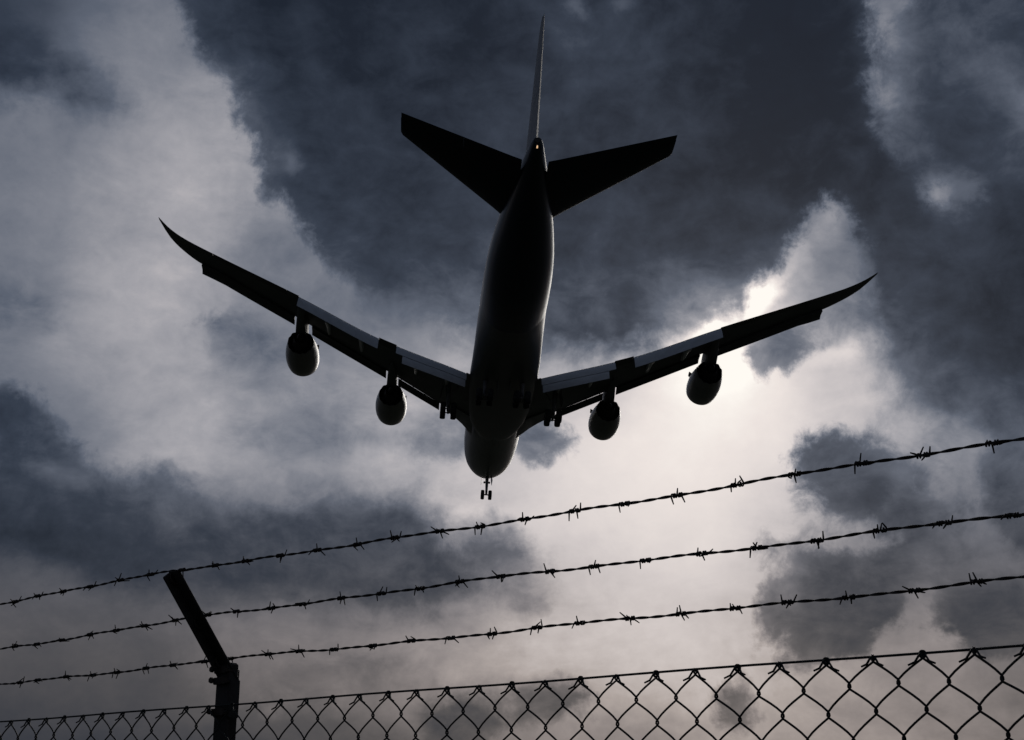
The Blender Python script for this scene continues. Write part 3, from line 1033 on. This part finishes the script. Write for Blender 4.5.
# ---- barbed wire strands
WIRES = [  # offset towards the road, height, rise per metre, lift along the strand, where the barbs sit, label
    (.1423, 2.0580, .0036, [(-2.75, -.01), (-1.63, 0), (-.75, .001), (0, .0115), (.82, 0), (3.35, .005)],
     [.583, .493, .394, .294, .187, .085, -.019, -.122, -.212, -.312, -.414, -.518, -.61, -.716, -.806, -.901, -1.002, -1.097, -1.192, -1.295, -1.387, -1.489, -1.575, -1.669],
     'topmost of the three rusty barbed wire strands, tied at the tip of the post arm'),
    (.0670, 1.97195, .0004, [(-2.75, -.01), (-1.63, .001), (-.75, .011), (0, .0135), (.82, 0), (3.35, .005)],
     [.688, .598, .498, .391, .295, .196, .091, -.013, -.103, -.207, -.296, -.402, -.506, -.602, -.696, -.788, -.893, -.983, -1.082, -1.184, -1.279, -1.376, -1.473, -1.565, -1.658],
     'middle of the three rusty barbed wire strands, crossing halfway up the post arm'),
    (-.0053, 1.9022, .0000, [(-2.75, -.01), (-1.63, 0), (-.75, 0), (0, .004), (.82, 0), (3.35, .003)],
     [.771, .695, .58, .474, .384, .278, .184, .08, -.003, -.121, -.212, -.311, -.416, -.514, -.612, -.708, -.808, -.899, -1.0, -1.097, -1.195, -1.284, -1.384, -1.484, -1.574],
     'lowest of the three rusty barbed wire strands, just above the bend of the post arm'),
]


def barb_mesh(seed):
    rd = random.Random(seed)
    g_ = G()
    # local frame: x along the wire; two short wires wrapped round it, four points
    for base_x, hand in ((-.0055, 1), (.0055, -1)):
        a0 = rd.uniform(0, 6.28)
        turns = 2.0 + rd.uniform(-.15, .35)
        n = 18
        core = []
        for k in range(n + 1):
            a = a0 + hand * turns * 2 * math.pi * k / n
            core.append(Vector((base_x + (k / n - .5) * .0075, .0029 * math.cos(a), .0029 * math.sin(a))))
        def prong(p, a, sx_):
            rad = Vector((0, math.cos(a), math.sin(a)))
            tan = Vector((0, -math.sin(a), math.cos(a))) * sx_ * hand
            L_ = rd.uniform(.010, .0165)
            k_ = rd.uniform(-.05, .55) * (1 if sx_ > 0 else -1)
            return p + (tan * .9 + rad * .35 + Vector((k_ * .8, 0, 0))).normalized() * L_ * .84
        s0 = prong(core[0], a0, -1)
        s1 = prong(core[-1], a0 + hand * turns * 2 * math.pi, 1)
        pts = [s0, s0 * .1 + core[0] * .9] + core + [s1 * .1 + core[-1] * .9, s1]
        g_.tube(pts, [.0009, .0014] + [.0013] * len(core) + [.0014, .0009], 6)
    me = bpy.data.meshes.new('barb')
    me.from_pydata(g_.v, [], g_.f)
    for p in me.polygons:
        p.use_smooth = True
    me.materials.append(MT['wire'])
    return me


BARBS = [barb_mesh(k) for k in range(14)]
for wi, (no, hz, rise, lift, at_, lab) in enumerate(WIRES):
    rd = random.Random(50 + wi)
    root = empty('barbed_wire', F(T0, no, hz + rise * T0))
    def sag(t):
        wob = .0013 * math.sin(t * 7.3 + wi) + .0011 * math.sin(t * 17 + 2 * wi) + .0006 * math.sin(t * 41 + wi * 5)
        return wob + lerp(t, [a_ for a_, b_ in lift], [b_ for a_, b_ in lift])
    g_ = G()
    for strand in (0, 1):
        pts = []
        n = int((T1 - T0) / .004)
        for k in range(n + 1):
            t = T0 + (T1 - T0) * k / n
            a = 2 * math.pi * (t / .062 + .25 * math.sin(t * 5)) + strand * math.pi
            rr = .00118
            pts.append(F(t, no, hz + rise * t + sag(t)) - root.location + (NN * math.cos(a) + Z * math.sin(a)) * rr)
        g_.tube(pts, .00128, 8)
    g_.build('twisted_wire', MT['wire'], root)
    tag(root, lab, 'barbed wire', 'barbed wire strands along the fence top')
    spots = list(at_)
    t = max(at_) + .098
    while t < T1 - .02:
        spots.append(t + rd.uniform(-.006, .006)); t += .0975
    t = min(at_) - .096
    while t > T0 + .02:
        spots.append(t + rd.uniform(-.006, .006)); t -= .0975
    for tj in sorted(spots):
        me = BARBS[rd.randrange(len(BARBS))]
        b = bpy.data.objects.new('barb', me)
        COL.objects.link(b)
        b.parent = root
        Mw = Matrix((U, NN, Z)).transposed() @ Matrix.Rotation(rd.uniform(0, 6.28), 3, 'X')
        M4 = Mw.to_4x4()
        M4.translation = F(tj, no, hz + rise * tj + sag(tj)) - root.location
        b.matrix_local = M4

# ---- chain-link fence
fen = empty('chain_link_fence', F(T0, 0, 0))
tag(fen, 'dark diamond-mesh chain link fence hung from a taut line wire', 'fence')
FO = fen.location
NOFF = .012                         # mesh hangs on the road side of the posts
DW, DH = .07275, .0722               # diamond width and height
rr = .0017
gl = G()
gl.tube([F(T0 + (T1 - T0) * k / 60, NOFF - .0045, ZT + .0008 * math.sin(k * .9)) - FO for k in range(61)], .00185, 8)
gl.build('line_wire', MT['mesh'], fen)
gm_ = G()
PH = -.7659 + .07275 * 10                           # where the first diamond tip lies, from the post
HW = DW / 2                         # neighbouring columns of knots
i0 = math.ceil((T0 + .05 - PH) / HW); i1 = int((T1 - .05 - PH) / HW)
rd = random.Random(3)
ties = []
ZK = ZT - .0035
rows = 51
col = {}


def knot(ci, r_):
    """slight unevenness shared by the two wires that hook at a knot"""
    if (ci, r_) not in col:
        col[(ci, r_)] = (rd.uniform(-.0018, .0018), rd.uniform(-.0018, .0018) if r_ else rd.uniform(-.0006, .0004))
    return col[(ci, r_)]


for i in range(i0, i1):
    # wire i zigzags between knot columns i and i+1 and hooks its neighbours at every bend
    pts = []
    first = i % 2                     # which of its two columns carries the top bend
    for r_ in range(rows):
        right = (r_ + first) % 2      # 1: bend at column i+1
        jx, jz = knot(i + right, r_)
        tk = PH + (i + right) * HW + jx
        so = 1 if right else -1
        zk = ZK - r_ * DH / 2 + jz
        dep = .0017 * so
        pts.append(F(tk - so * .0007, NOFF - dep * .5, zk + .0046) - FO)
        pts.append(F(tk + so * .0010, NOFF + dep * .6, zk + .0012) - FO)
        pts.append(F(tk + so * .0010, NOFF + dep, zk - .0016) - FO)
        pts.append(F(tk - so * .0005, NOFF + dep * .2, zk - .0048) - FO)
        if r_ < rows - 1:
            jx2, jz2 = knot(i + 1 - right, r_ + 1)
            tn = PH + (i + 1 - right) * HW + jx2; zn_ = ZK - (r_ + 1) * DH / 2 + jz2
            a_ = F(tk, NOFF, zk - .0048); b_ = F(tn, NOFF, zn_ + .0046)
            for q in (.25, .5, .75):
                bow = .0011 * math.sin(math.pi * q)
                pts.append(a_.lerp(b_, q) + Z * bow * .7 + U * (-so) * bow * .5 - FO)
    # cut end at the top: bent over and laid down along the leg of its neighbour
    jx, jz = knot(i + first, 0)
    tk = PH + (i + first) * HW + jx
    so = 1 if first else -1
    ln = .019 + rd.uniform(-.003, .004)
    p0 = F(tk + so * .002, NOFF + .002 * so, ZK + .0022 + jz) - FO
    p1 = F(tk + so * ln * .50, NOFF + .0030, ZK - ln * .44) - FO
    p2 = F(tk + so * ln * .95, NOFF + .0050, ZK - ln * .62) - FO
    gm_.tube([p2, p1, p0] + pts, [rr * .8] + [rr] * (len(pts) + 2), 6)
    if first:
        ties.append((i, tk))
gm_.build('diamond_mesh', MT['mesh'], fen)
for q, (i, tk) in enumerate(ties):
    if q % 2:
        continue
    tg = G()
    ra = .0052
    c = F(tk, NOFF - .0015, ZT - .0025) - FO
    pts = [c + U * (ra * math.cos(th) * .9) + Z * (ra * math.sin(th)) + NN * (.004 * (th / 9 - .4)) for th in [k * .38 for k in range(24)]]
    tg.tube(pts, .0011, 6)
    tg.build('tie_loop', MT['mesh'], fen)
